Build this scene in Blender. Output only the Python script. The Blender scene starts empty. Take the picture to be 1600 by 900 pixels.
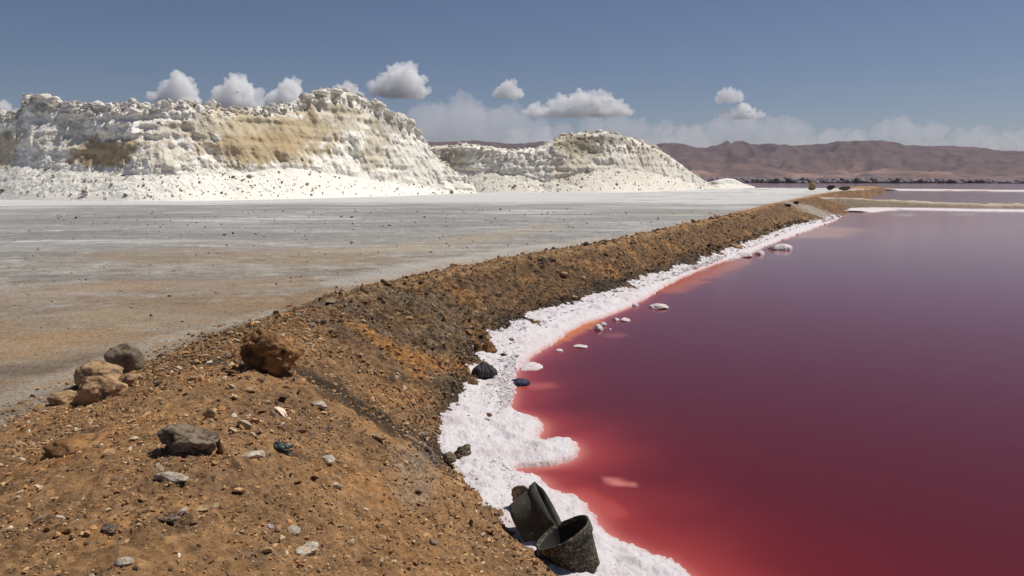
import bpy, math, random
import numpy as np
from mathutils import Vector
R = math.radians
rng = np.random.default_rng(7)
random.seed(7)
scene = bpy.context.scene
C = scene.collection

# ------------------------------------------------------------------ camera
CAM_H = 3.0; F = 1244.0; PITCH = math.atan((450-282)/F)
cam_d = bpy.data.cameras.new('camera'); cam = bpy.data.objects.new('camera', cam_d); C.objects.link(cam)
cam_d.sensor_width = 36; cam_d.lens = 36*F/1600
cam_d.clip_start = 0.05; cam_d.clip_end = 60000
cam.location = (0, 0, CAM_H); cam.rotation_euler = (math.pi/2-PITCH, 0, 0)
scene.camera = cam
# ------------------------------------------------------------------ sky and sun
SUN_EL, SUN_AZ = R(60), R(62)            # azimuth clockwise from straight ahead (+Y)
w = bpy.data.worlds.new('World'); scene.world = w; w.use_nodes = True
nt = w.node_tree; nt.nodes.clear()
sky = nt.nodes.new('ShaderNodeTexSky'); sky.sky_type = 'NISHITA'; sky.sun_disc = False
sky.sun_elevation = SUN_EL; sky.sun_rotation = SUN_AZ
sky.altitude = 1500; sky.air_density = 1.0; sky.dust_density = 1.2; sky.ozone_density = 3.0
bgn = nt.nodes.new('ShaderNodeBackground'); bgn.inputs['Strength'].default_value = 0.05
wo = nt.nodes.new('ShaderNodeOutputWorld')
tint = nt.nodes.new('ShaderNodeVectorMath'); tint.operation = 'MULTIPLY'; tint.inputs[1].default_value = (.98, .96, 1.03)
nt.links.new(sky.outputs[0], tint.inputs[0]); nt.links.new(tint.outputs[0], bgn.inputs[0]); nt.links.new(bgn.outputs[0], wo.inputs[0])
sd = bpy.data.lights.new('sun', 'SUN'); sd.energy = 4.3; sd.angle = R(0.5); sd.color = (1.0, 0.965, 0.90)
sun = bpy.data.objects.new('sun', sd); C.objects.link(sun)
sdir = Vector((math.cos(SUN_EL)*math.sin(SUN_AZ), math.cos(SUN_EL)*math.cos(SUN_AZ), math.sin(SUN_EL)))
sun.rotation_euler = sdir.to_track_quat('Z', 'Y').to_euler(); sun.location = (20, 10, 40)
scene.view_settings.view_transform = 'Standard'; scene.view_settings.look = 'None'
scene.view_settings.exposure = 0.0; scene.view_settings.gamma = 1.0

# ------------------------------------------------------------------ numpy helpers
def _h(ix, iy, iz, seed):
    n = (ix.astype(np.int64)*374761393 + iy.astype(np.int64)*668265263 + iz.astype(np.int64)*2147483647 + seed*1274126177) & 0xffffffff
    n = ((n ^ (n >> 13))*1274126177) & 0xffffffff
    n = ((n ^ (n >> 15))*2246822519) & 0xffffffff
    return ((n ^ (n >> 16)) & 0xffff)/65535.0*2-1
def noise2(x, y, seed=0):
    """smooth 2-d gradient noise, about -1..1"""
    x = np.asarray(x, float); y = np.asarray(y, float)
    ix = np.floor(x); iy = np.floor(y); fx = x-ix; fy = y-iy
    z0 = np.zeros_like(ix)
    u = fx*fx*fx*(fx*(fx*6-15)+10); v = fy*fy*fy*(fy*(fy*6-15)+10)
    def g(a, b):
        gx = _h(ix+a, iy+b, z0, seed); gy = _h(ix+a, iy+b, z0+7, seed+3)
        return gx*(fx-a)+gy*(fy-b)
    return ((g(0,0)*(1-u)+g(1,0)*u)*(1-v)+(g(0,1)*(1-u)+g(1,1)*u)*v)*1.7
def noise3(x, y, z, seed=0):
    ix = np.floor(x); iy = np.floor(y); iz = np.floor(z); fx = x-ix; fy = y-iy; fz = z-iz
    u = fx*fx*(3-2*fx); v = fy*fy*(3-2*fy); w_ = fz*fz*(3-2*fz)
    def c(a, b, d): return _h(ix+a, iy+b, iz+d, seed)
    def l(a, b, t): return a+(b-a)*t
    return l(l(l(c(0,0,0), c(1,0,0), u), l(c(0,1,0), c(1,1,0), u), v), l(l(c(0,0,1), c(1,0,1), u), l(c(0,1,1), c(1,1,1), u), v), w_)
def fbm2(x, y, oct=4, seed=0, gain=.5):
    s = 0; a = 1; t = 0
    for i in range(oct):
        s = s+a*noise2(x*2**i+13.7*i, y*2**i-9.1*i, seed+i*17); t += a; a *= gain
    return s/t
def fbm3(x, y, z, oct=3, seed=0, gain=.5):
    s = 0; a = 1; t = 0
    for i in range(oct):
        s = s+a*noise3(x*2**i+5.3*i, y*2**i-3.1*i, z*2**i+1.7*i, seed+i*17); t += a; a *= gain
    return s/t
def ss(a, b, x):
    t = np.clip((x-a)/(b-a), 0, 1); return t*t*(3-2*t)
def lerp(a, b, t): return a+(b-a)*t
def mixc(c, col, t):
    t = np.asarray(t)[..., None]; return c*(1-t)+np.array(col)*t

cp, sp = math.cos(PITCH), math.sin(PITCH)
def at(px, py, z=None, d=None):
    """a spot seen at (px, py) of the photograph on the level z, or at distance d"""
    rx = (px-800)/F; ru = (450-py)/F
    dx, dy, dz = rx, cp+ru*sp, -sp+ru*cp
    if d is not None: k = d/dy
    else: k = (z-CAM_H)/dz
    return (dx*k, dy*k, CAM_H+dz*k)
def proj(x, y, z):
    dz = z-CAM_H; depth = y*cp-dz*sp; up = y*sp+dz*cp
    return 800+F*x/depth, 450-F*up/depth
def spline(pts, n=6):
    """Catmull-Rom through 3-d points"""
    p = np.array(pts, float); out = []
    q = np.vstack([2*p[0]-p[1], p, 2*p[-1]-p[-2]])
    for i in range(1, len(q)-2):
        for k in range(n):
            t = k/n
            out.append(.5*((2*q[i])+(-q[i-1]+q[i+1])*t+(2*q[i-1]-5*q[i]+4*q[i+1]-q[i+2])*t*t+(-q[i-1]+3*q[i]-3*q[i+1]+q[i+2])*t**3))
    out.append(p[-1]); return np.array(out)
def sdist(x, y, line):
    """signed distance to a polyline (positive to its right) and its height at the nearest spot"""
    sh = x.shape; x = x.ravel(); y = y.ravel()
    best = np.full(x.shape, 1e18); sg = np.ones(x.shape); zz = np.zeros(x.shape)
    for i in range(len(line)-1):
        ax, ay, az = line[i]; bx, by, bz = line[i+1]
        ex, ey = bx-ax, by-ay; L = ex*ex+ey*ey
        if L < 1e-12: continue
        t = np.clip(((x-ax)*ex+(y-ay)*ey)/L, 0, 1)
        qx = x-(ax+t*ex); qy = y-(ay+t*ey); d2 = qx*qx+qy*qy
        m = d2 < best-1e-9
        best[m] = d2[m]; zz[m] = (az+t*(bz-az))[m]
        sg[m] = np.where(ex*qy-ey*qx < 0, 1.0, -1.0)[m]
    return (np.sqrt(best)*sg).reshape(sh), zz.reshape(sh)
def capsule(x, y, a, b, w0):
    """1 along the stretch a-b fading out at about w0 metres"""
    ex, ey = b[0]-a[0], b[1]-a[1]; L = ex*ex+ey*ey+1e-9
    t = np.clip(((x-a[0])*ex+(y-a[1])*ey)/L, 0, 1)
    d = np.hypot(x-a[0]-t*ex, y-a[1]-t*ey)
    return np.clip(1-d/w0, 0, 1)

# ------------------------------------------------------------------ object helpers
def tag(o, label=None, cat=None, group=None, kind=None):
    if label: o['label'] = label
    if cat: o['category'] = cat
    if group: o['group'] = group
    if kind: o['kind'] = kind
    return o
def mesh_obj(name, verts, faces, mat=None, parent=None, smooth=True, col=None, attrs=None):
    me = bpy.data.meshes.new(name)
    verts = np.asarray(verts, np.float32); faces = np.asarray(faces, np.int32)
    n, k = faces.shape
    me.vertices.add(len(verts)); me.vertices.foreach_set('co', verts.ravel())
    me.loops.add(n*k); me.loops.foreach_set('vertex_index', faces.ravel())
    me.polygons.add(n); me.polygons.foreach_set('loop_start', np.arange(n, dtype=np.int32)*k)
    me.update(calc_edges=True)
    me.polygons.foreach_set('use_smooth', np.full(n, smooth))
    if col is not None:
        a = me.attributes.new('col', 'FLOAT_COLOR', 'POINT')
        c4 = np.ones((len(verts), 4), np.float32); c4[:, :3] = np.clip(col, 0, 1); a.data.foreach_set('color', c4.ravel())
    for nm, v in (attrs or {}).items():
        a = me.attributes.new(nm, 'FLOAT', 'POINT'); a.data.foreach_set('value', np.asarray(v, np.float32).ravel())
    if mat: me.materials.append(mat)
    o = bpy.data.objects.new(name, me); C.objects.link(o)
    if parent: o.parent = parent
    return o
def empty(name, loc=(0,0,0), rot=(0,0,0)):
    o = bpy.data.objects.new(name, None); C.objects.link(o); o.location = loc; o.rotation_euler = rot; o.empty_display_size = .2
    return o
def grid_faces(nr, nc, close=False):
    i = np.arange(nr-1)[:, None]; j = np.arange(nc if close else nc-1)[None, :]
    a = i*nc+j; b = i*nc+(j+1) % nc; return np.stack([a, b, b+nc, a+nc], -1).reshape(-1, 4)

# ------------------------------------------------------------------ materials
def mat(name):
    m = bpy.data.materials.new(name); m.use_nodes = True; t = m.node_tree
    b = t.nodes['Principled BSDF']; return m, t, b
def N(t, typ, **kw):
    n = t.nodes.new(typ)
    for k, v in kw.items():
        if k in n.inputs: n.inputs[k].default_value = v
        else: setattr(n, k, v)
    return n
def surface(name, base=None, rough=.95, var=.35, scale=30, bump=.6, bdist=.01, spots=None, spec=.2, detail=8, bscale=None):
    """rough mineral surface: vertex colour or flat colour, broken by noise, with bump"""
    m, t, b = mat(name); L = t.links.new
    tc = N(t, 'ShaderNodeTexCoord')
    if base is None:
        src = N(t, 'ShaderNodeAttribute', attribute_name='col').outputs['Color']
    else:
        r = N(t, 'ShaderNodeRGB'); r.outputs[0].default_value = (*base, 1); src = r.outputs[0]
    n1 = N(t, 'ShaderNodeTexNoise', Scale=scale, Detail=detail, Roughness=.65); L(tc.outputs['Object'], n1.inputs['Vector'])
    mr = N(t, 'ShaderNodeMapRange'); mr.inputs[1].default_value = .3; mr.inputs[2].default_value = .7
    mr.inputs[3].default_value = 1-var; mr.inputs[4].default_value = 1+var
    L(n1.outputs['Fac'], mr.inputs[0])
    mx = N(t, 'ShaderNodeVectorMath', operation='MULTIPLY'); L(src, mx.inputs[0]); L(mr.outputs[0], mx.inputs[1])
    out = mx.outputs[0]
    if spots:
        for (sc, th, colr) in spots:
            n2 = N(t, 'ShaderNodeTexNoise', Scale=sc, Detail=3, Roughness=.6); L(tc.outputs['Object'], n2.inputs['Vector'])
            m2 = N(t, 'ShaderNodeMapRange'); m2.inputs[1].default_value = th; m2.inputs[2].default_value = th+.05
            L(n2.outputs['Fac'], m2.inputs[0])
            x = N(t, 'ShaderNodeMix', data_type='RGBA'); L(m2.outputs[0], x.inputs[0]); L(out, x.inputs[6]); x.inputs[7].default_value = (*colr, 1)
            out = x.outputs[2]
    L(out, b.inputs['Base Color'])
    b.inputs['Roughness'].default_value = rough; b.inputs['Specular IOR Level'].default_value = spec
    nb = N(t, 'ShaderNodeTexNoise', Scale=bscale or scale*1.5, Detail=10, Roughness=.7); L(tc.outputs['Object'], nb.inputs['Vector'])
    bp = N(t, 'ShaderNodeBump', Strength=bump, Distance=bdist); L(nb.outputs['Fac'], bp.inputs['Height']); L(bp.outputs[0], b.inputs['Normal'])
    return m
M_ground = surface('dirt', None, var=.45, scale=22, bump=1.0, bdist=.035, bscale=34,
                   spots=[(55, .66, (.42, .30, .19)), (70, .67, (.05, .035, .025))])
def coarse(m):
    t = m.node_tree; L = t.links.new; b = t.nodes['Principled BSDF']
    src = b.inputs['Base Color'].links[0].from_socket; nrm = b.inputs['Normal'].links[0].from_node
    tc = N(t, 'ShaderNodeTexCoord'); bm_ = N(t, 'ShaderNodeAttribute', attribute_name='bank')
    n1 = N(t, 'ShaderNodeTexNoise', Scale=7.0, Detail=9, Roughness=.78); L(tc.outputs['Object'], n1.inputs['Vector'])
    vo = N(t, 'ShaderNodeTexVoronoi', Scale=11.0, Randomness=1.0); L(tc.outputs['Object'], vo.inputs['Vector'])
    ad = N(t, 'ShaderNodeMath', operation='MULTIPLY_ADD'); L(vo.outputs['Color'], ad.inputs[0]); ad.inputs[1].default_value = .22; L(n1.outputs['Fac'], ad.inputs[2])
    mr = N(t, 'ShaderNodeMapRange'); mr.inputs[1].default_value = .44; mr.inputs[2].default_value = .78; mr.inputs[3].default_value = .12; mr.inputs[4].default_value = 1.95; L(ad.outputs[0], mr.inputs[0])
    ml = N(t, 'ShaderNodeMix', data_type='FLOAT'); L(bm_.outputs['Fac'], ml.inputs[0]); ml.inputs[2].default_value = 1.0; L(mr.outputs[0], ml.inputs[3])
    mx = N(t, 'ShaderNodeVectorMath', operation='MULTIPLY'); L(src, mx.inputs[0]); L(ml.outputs[0], mx.inputs[1]); L(mx.outputs[0], b.inputs['Base Color'])
    st = N(t, 'ShaderNodeMath', operation='MULTIPLY'); L(bm_.outputs['Fac'], st.inputs[0]); st.inputs[1].default_value = .9
    bp = N(t, 'ShaderNodeBump', Distance=.10); L(st.outputs[0], bp.inputs['Strength']); L(ad.outputs[0], bp.inputs['Height']); L(nrm.outputs[0], bp.inputs['Normal']); L(bp.outputs[0], b.inputs['Normal'])
coarse(M_ground)
M_pebble = surface('pebbles', None, var=.25, scale=40, bump=.4, bdist=.004)
M_rock = surface('rock', None, var=.4, scale=9, bump=.9, bdist=.03, bscale=14)
M_salt = surface('salt_crust', None, var=.08, scale=14, bump=1.0, bdist=.018, bscale=30, rough=.7, spec=.35)
M_mound = surface('salt_mound', None, var=.13, scale=2.2, bump=.9, bdist=.14, bscale=2.0, rough=.95)
M_mount = surface('mountain', None, var=.4, scale=.008, bump=1.0, bdist=30, bscale=.010)
M_scrub = surface('scrub', (.20, .165, .18), var=.5, scale=.3, bump=.3, bdist=.3)
M_rubber = surface('rubber', (.035, .032, .024), rough=.8, var=.5, scale=14, bump=.9, bdist=.01, spots=[(60, .54, (.17, .135, .08)), (24, .60, (.22, .18, .11)), (90, .66, (.36, .30, .2))], spec=.3)
M_rubber2 = surface('dusty_rubber', (.065, .06, .047), rough=.8, var=.4, scale=12, bump=.4, bdist=.005, spots=[(22, .66, (.3, .26, .18))], spec=.3)
M_inner = surface('bucket_lining', (.018, .016, .014), rough=.7, var=.4, scale=14, bump=.5, bdist=.004)
M_cloth = surface('cloth', (.06, .052, .055), rough=.85, var=.4, scale=30, bump=.5, bdist=.004)
M_blue = surface('dark_blue_cloth', (.03, .035, .07), rough=.6, var=.6, scale=20, bump=.5, bdist=.006, spots=[(18, .62, (.35, .34, .38))])
M_green = surface('green_plastic', (.02, .032, .028), rough=.5, var=.6, scale=25, bump=.5, bdist=.006, spots=[(30, .62, (.16, .2, .18))], spec=.5)

# ------------------------------------------------------------------ the shape of the place
PLAIN = .85
toe = spline([(6, -14, .1), (3.6, -5, .12), (2.2, 0, .12), (1.25, 3.0, .12)] + [at(*p, .12) for p in
    [(872,902),(800,832),(742,772),(706,735),(690,702),(698,655),(730,612),(740,580),(758,540),(792,512),(850,488),(900,474),(1000,436),(1100,402),(1180,375),(1240,353),(1290,341),(1330,322),(1362,306),(1378,298)]] + [(180, 420, .12), (200, 900, .12)])
crest = spline([(.5, -14, 1.2), (-.2, -5, 1.45), (-.7, 0, 1.48), (-1.5, 3.0, 1.46), (-2.1, 5.5, 1.4)] +
    [at(430,556,1.30), at(480,505,1.18), at(560,462,1.08), at(640,438,1.02), at(700,428,1.02), at(770,413,1.02), at(850,400,1.03), at(960,381,1.03), at(1050,358,1.08), at(1130,341,1.10), at(1165,333,1.08), at(1200,322,1.12), at(1240,313,1.1), at(1270,308,1.08), at(1312,299,1.1), at(1365,291,1.0)] + [(150, 420, .5), (160, 900, .3)])
foot = spline([(-6.5, -14, PLAIN), (-5.5, -5, PLAIN), (-4.9, 0, PLAIN), (-4.6, 4, PLAIN)] +
    [at(*p, PLAIN) for p in [(0,655),(100,606),(220,562),(330,517),(420,490),(500,468),(580,446),(680,422),(790,402),(900,383),(1000,366),(1100,343),(1180,324),(1240,311),(1290,301),(1340,293.5)]] + [(120, 420, .6), (130, 900, .4)])
shore_pts = [(6,-14),(5,-5),(3.6,0),(2.6,2.6),(1.9,4.2)] + [at(*p, 0)[:2] for p in
    [(1062,892),(1010,868),(950,836),(922,800),(895,778),(862,765),(845,748),(815,740),(812,733),(850,729),(888,722),(905,706),(892,690),(868,688),(842,690),(850,676),(848,662),(826,650),(800,641),(803,622),(806,600),(812,575),(835,556),(868,535),(905,510),(960,490),(1000,472),(1032,452),(1070,432),(1130,408),(1160,402),(1190,388),(1240,368),(1285,352),(1315,340)]]
shore = spline([(a, b, 0) for a, b in shore_pts] + [at(1345,326,0), at(1400,301,0), at(1420,296,0)], 4)
cause = spline([at(1290,309,1.0), at(1345,311,.75), at(1420,314,.5), at(1500,317.5,.32), at(1600,319.5,.28), at(1800,321,.28), at(2600,322,.25)], 5)
strip_line = spline([at(1318,329,.1), at(1370,325,.1), at(1440,325.5,.1), at(1520,327,.1), at(1620,328,.1), at(1800,329,.1), at(2600,330,.1)], 4)
bank = spline([at(1368,294,.5), at(1430,294.5,.4), at(1600,296.5,.4), at(2000,298,.4), at(3600,300,.4)], 4)

def ground_shape(x, y):
    """height without the fine relief, and the masks used for colour"""
    sT, zT = sdist(x, y, toe); sC, zC = sdist(x, y, crest); sB, zB = sdist(x, y, foot)
    r = np.hypot(x, y)
    plain = PLAIN + .03*fbm2(x*.12, y*.12, 3, 5) - .55*ss(190, 300, r)*ss(-20, 40, x) - .3*ss(600, 1500, r)
    z = plain.copy()
    a = (sB > 0) & (sC <= 0)
    t = np.clip(np.abs(sB)/(np.abs(sB)+np.abs(sC)+1e-6), 0, 1)
    z = np.where(a, lerp(plain, zC, t*t*(3-2*t)), z)
    b = (sC > 0) & (sT <= 0) & (sB > 0)
    t = np.clip(np.abs(sC)/(np.abs(sC)+np.abs(sT)+1e-6), 0, 1)
    prof = 1-t**1.45
    prof = lerp(prof, (1-t)**1.0, .35)
    z = np.where(b, lerp(zT, zC, prof), z)
    c = sT > 0
    bed = .12-.30*np.clip(sT, 0, 1)-.35*ss(1, 4, sT)
    z = np.where(c, bed, z)
    berm = np.where(a, ss(0, .45, np.abs(sB)), 0)+np.where(b, 1, 0)+np.where(c, 1, 0)
    # causeway and far bank
    if (r > 40).any():
        dq, hq = sdist(x, y, cause); wd = 2.2+ (hq-.25)*4.5
        ridge = hq-.0*dq-(np.abs(dq)/wd)**2*hq*.8
        k = (x > 12) & (y > 50) & (y < 200) & (np.abs(dq) < wd*1.8)
        lift = k & (ridge > z)
        z = np.where(lift, ridge, z)
        d2, h2 = sdist(x, y, bank)
        rb = h2-(np.abs(d2)/11)**2*h2
        k2 = (y > 150) & (y < 500) & (x > 90) & (rb > z); z = np.where(k2, rb, z)
    else:
        lift = np.zeros(x.shape, bool); k2 = lift; dq = np.full(x.shape, 99.0)
    shelf = ss(300, 330, y)*ss(20, 60, x)*(1-ss(900, 960, r))
    z = np.where((y > 250) & ~k2, lerp(z, -.5, shelf), z)
    far = ss(900, 960, r)
    z = lerp(z, .3, far)
    return z, dict(sT=sT, sC=sC, sB=sB, berm=berm, r=r, cause=lift, bank=k2, dq=dq, far=far)
def relief(x, y, m):
    b = m['berm']; r = m['r']; near = 1-ss(120, 260, r)
    slope = b*ss(-.3, .6, m['sC'])*(1-ss(-.05, .25, m['sT']))
    rough = .055*fbm2(x*1.1, y*1.1, 4, 11) + .030*fbm2(x*5, y*5, 3, 23) + .026*fbm2(x*15, y*15, 3, 31)
    clod = np.abs(fbm2(x*3.2, y*3.2, 3, 41))*.16*slope+np.abs(fbm2(x*6.5, y*6.5, 3, 43))*.13*b*ss(8, 13, r)
    # gullies that run down the outer face
    fade = ss(9, 14, r)
    lumps = fbm2(x*.55, y*.55, 3, 47)*.24*ss(-1.2, .1, m['sC'])*fade*b
    flat = .010*fbm2(x*1.5, y*1.5, 4, 61)+.004*fbm2(x*14, y*14, 2, 67)
    return (lerp(flat, rough, b)+clod*.8+lumps)*near
def H(x, y):
    x = np.atleast_1d(np.asarray(x, float)); y = np.atleast_1d(np.asarray(y, float))
    z, m = ground_shape(x, y); return z+relief(x, y, m), m
def G(px, py):
    """the spot of ground seen at (px, py)"""
    z = 1.0
    for i in range(14):
        x, y, _ = at(px, py, z); zn = float(H(x, y)[0][0]); z = z*.4+zn*.6
    return Vector((x, y, z))

# ------------------------------------------------------------------ ground sheet
def polar(az, rad):
    A, D = np.meshgrid(az, rad); return np.sin(A)*D, np.cos(A)*D
az = np.concatenate([np.linspace(-180, -46, 28)[:-1], np.linspace(-46, -37, 40)[:-1], np.linspace(-37, 37, 600), np.linspace(37, 46, 40)[1:], np.linspace(46, 180, 28)[1:-1]])*math.pi/180
rad = np.concatenate([[.02, .4, .8, 1.2, 1.6], np.exp(np.linspace(math.log(2.0), math.log(18), 430)), np.exp(np.linspace(math.log(18), math.log(150), 220))[1:], np.exp(np.linspace(math.log(150), math.log(11500), 60))[1:]])
X, Y = polar(az, rad)
Zb, gm = ground_shape(X, Y); Z = Zb+relief(X, Y, gm)
def ground_colour(x, y, m):
    r = m['r']; b = m['berm']
    n1 = fbm2(x*.9, y*.9, 4, 101); n2 = fbm2(x*4, y*4, 3, 103); n3 = fbm2(x*.25, y*.25, 4, 107)
    # --- plain: grey salty crust with streaks of white and tan
    st = fbm2(x*.07+3*0, y*.30, 5, 113, .6); st2 = fbm2(x*.16+.5*n3, y*.75, 5, 119, .6)
    st = fbm2(x*.10, y*.42, 5, 113, .62)*2.2; st2 = fbm2(x*.22+1.5*n3, y*1.0+n3, 5, 119, .65)*2.2; st3 = fbm2(x*.05, y*.16, 4, 121)*2.2
    c = np.zeros(x.shape+(3,))+np.array((.315, .245, .172))
    c = mixc(c, (.35, .315, .27), ss(11, 22, r+3*st3))
    c = mixc(c, (.315, .30, .285), ss(22, 36, r+5*st3))
    c = mixc(c, (.24, .225, .21), ss(.1, .7, st)*.7)
    c = mixc(c, (.40, .38, .35), ss(.1, .8, -st)*.5)
    c = mixc(c, (.62, .61, .59), ss(.35, .95, st2)*ss(16, 30, r)*.85)
    c = mixc(c, (.19, .185, .175), ss(.35, .9, -st2)*ss(18, 30, r)*.5)
    c = mixc(c, (.33, .23, .13), ss(.3, .9, st3)*ss(38, 20, r)*.6)
    st4 = fbm2(x*.05+y*.02, y*.13, 4, 125, .6)*2.3; st5 = fbm2(x*.09-y*.03, y*.24, 4, 129, .6)*2.3
    c = mixc(c, (.22, .21, .20), ss(24, 34, r)*ss(.1, .6, -st5)*.7)
    c = mixc(c, (.55, .54, .52), ss(24, 34, r)*ss(.25, .7, st5)*.7)
    c = mixc(c, (.62, .61, .59), ss(72, 84, r+4*st4)*.8*(1-.0*x))
    c = mixc(c, (.58, .57, .545), ss(0, 22, x)*ss(26, 46, r)*.85*ss(-.35, .45, st4+.15))
    c = mixc(c, (.30, .29, .27), ss(0, 22, x)*ss(30, 46, r)*.7*ss(.05, .5, -st5))
    c = mixc(c, (.27, .26, .245), ss(22, 34, r)*(1-ss(60, 74, r))*ss(.15, .6, -st3)*.6)
    c = mixc(c, (.20, .16, .12), ss(.30, .55, fbm2(x*3.5, y*3.5, 3, 123))*(1-ss(18, 30, r))*.45)
    c = mixc(c, (.30, .205, .12), ss(-.1, .6, st3)*(1-ss(13, 24, r))*.75)
    m1_ = fbm2(x*.9+n3, y*1.5, 4, 143, .65)*2.2; m2_ = fbm2(x*2.6, y*3.4, 3, 147, .65)*2.2
    c = mixc(c, (.20, .150, .105), ss(.05, .7, m1_+.5*m2_)*(1-ss(20, 34, r))*.7)
    c = mixc(c, (.50, .47, .43), ss(.3, .9, -m1_)*(1-ss(34, 50, r))*.5)
    c = mixc(c, (.25, .17, .105), ss(.35, .5, m2_)*(1-ss(14, 22, r))*.5)
    c = c*(1+.16*np.clip(m2_, -1, 1)*(1-ss(40, 70, r)))[..., None]
    # hand placed stretches of tan, brown and pale
    def patch(col, pts, w0, s):
        nonlocal c
        for q0, q1 in zip(pts[:-1], pts[1:]):
            a_ = at(*q0, PLAIN); b_ = at(*q1, PLAIN)
            k = capsule(x+.6*n3*w0, y+.8*n1*w0*.6, a_, b_, w0)
            c = mixc(c, col, ss(.1, .75, k+.25*n2)*s)
    patch((.40, .255, .135), [(-60,520), (110,535), (190,520)], 1.3, .45)
    patch((.37, .235, .13), [(20,462), (180,448), (420,442)], 1.6, .3)
    patch((.40, .30, .19), [(150,490), (300,500)], .9, .5)
    patch((.42, .33, .21), [(520,392), (640,388), (760,372), (860,352)], 1.7, .35)
    patch((.40, .29, .17), [(1040,335), (1110,333)], 1.5, .4)
    patch((.19, .145, .105), [(-60,592), (60,578), (170,556)], .55, .75)
    patch((.24, .20, .15), [(150,570), (280,520)], .35, .5)
    patch((.42, .36, .29), [(-40,640), (120,585), (260,530), (420,487)], .42, .75)
    patch((.50, .47, .42), [(560,440), (720,405), (860,385), (960,372)], 1.3, .6)
    # --- berm
    d = np.zeros(x.shape+(3,))+np.array((.37, .205, .092))
    d = mixc(d, (.20, .115, .06), ss(-.1, .5, n1)*.75)
    d = mixc(d, (.42, .21, .08), ss(.05, .5, -n1)*.6)
    d = mixc(d, (.40, .27, .16), ss(.25, .6, n2)*.5)
    d = mixc(d, (.09, .058, .036), ss(.2, .55, fbm2(x*2.2, y*2.2, 4, 127))*.75)
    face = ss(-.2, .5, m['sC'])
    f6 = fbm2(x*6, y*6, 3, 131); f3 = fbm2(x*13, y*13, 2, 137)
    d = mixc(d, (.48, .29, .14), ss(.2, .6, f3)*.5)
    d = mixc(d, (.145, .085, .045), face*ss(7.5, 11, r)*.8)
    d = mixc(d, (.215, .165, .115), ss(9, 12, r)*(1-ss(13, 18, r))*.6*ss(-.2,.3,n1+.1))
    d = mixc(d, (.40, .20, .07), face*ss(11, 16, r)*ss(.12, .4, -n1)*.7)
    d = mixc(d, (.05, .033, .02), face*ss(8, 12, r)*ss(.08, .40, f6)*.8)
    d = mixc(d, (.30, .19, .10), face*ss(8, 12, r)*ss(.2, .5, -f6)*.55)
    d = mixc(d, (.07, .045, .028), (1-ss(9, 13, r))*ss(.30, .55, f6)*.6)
    topb = (1-ss(-.1, .35, np.abs(m['sC'])))*ss(12, 18, r)
    d = mixc(d, (.40, .25, .12), topb*.6)
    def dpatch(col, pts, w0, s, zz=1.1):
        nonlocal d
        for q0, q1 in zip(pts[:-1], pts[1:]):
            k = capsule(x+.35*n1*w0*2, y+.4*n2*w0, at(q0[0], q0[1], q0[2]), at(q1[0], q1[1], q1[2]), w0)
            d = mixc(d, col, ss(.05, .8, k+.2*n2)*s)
    dpatch((.44, .205, .06), [(560,492,1.15), (640,525,.95), (735,550,.4)], .42, .85)
    dpatch((.38, .19, .07), [(600,600,.8), (660,590,.6)], .3, .6)
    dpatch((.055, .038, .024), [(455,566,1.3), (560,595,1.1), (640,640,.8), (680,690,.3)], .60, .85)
    dpatch((.075, .055, .04), [(300,552,1.2), (375,570,1.3)], .30, .8)  # dark shade behind and around the boulder, put into the soil colour
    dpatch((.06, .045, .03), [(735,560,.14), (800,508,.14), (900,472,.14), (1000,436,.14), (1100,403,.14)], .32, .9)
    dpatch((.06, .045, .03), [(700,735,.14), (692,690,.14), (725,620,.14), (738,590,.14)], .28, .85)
    dpatch((.30, .27, .23), [(660,690,.4), (640,830,.6)], .25, .35)
    dpatch((.44, .21, .08), [(60,690,1.3), (120,700,1.35)], .35, .6)
    dpatch((.36, .31, .25), [(1290,335,.4), (1250,320,.9)], 3.0, .9)
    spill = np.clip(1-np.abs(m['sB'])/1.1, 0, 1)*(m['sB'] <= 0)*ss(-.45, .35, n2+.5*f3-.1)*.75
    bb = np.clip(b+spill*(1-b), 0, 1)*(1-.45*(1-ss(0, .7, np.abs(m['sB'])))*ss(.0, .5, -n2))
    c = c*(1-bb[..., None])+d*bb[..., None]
    # causeway sand, far mud
    q = m['cause']
    sand = mixc(np.zeros(x.shape+(3,))+np.array((.50, .41, .31)), (.20, .12, .06), ss(60, 95, np.degrees(0)+x*1.0)*.6)
    sand = mixc(sand, (.14, .10, .06), ss(.8, 3.0, m['dq'])*.8)
    c = np.where(q[..., None], sand, c)
    c = np.where(m['bank'][..., None], np.array((.33, .20, .12)), c)
    c = mixc(c, (.20, .12, .10), m['far']*.9)
    return c
col = ground_colour(X, Y, gm)
V = np.stack([X, Y, Z], -1).reshape(-1, 3)
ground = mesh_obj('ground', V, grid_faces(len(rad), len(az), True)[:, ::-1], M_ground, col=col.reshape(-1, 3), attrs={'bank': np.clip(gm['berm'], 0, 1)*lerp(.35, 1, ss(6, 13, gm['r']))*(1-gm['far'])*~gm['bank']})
tag(ground, kind='structure')

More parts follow.
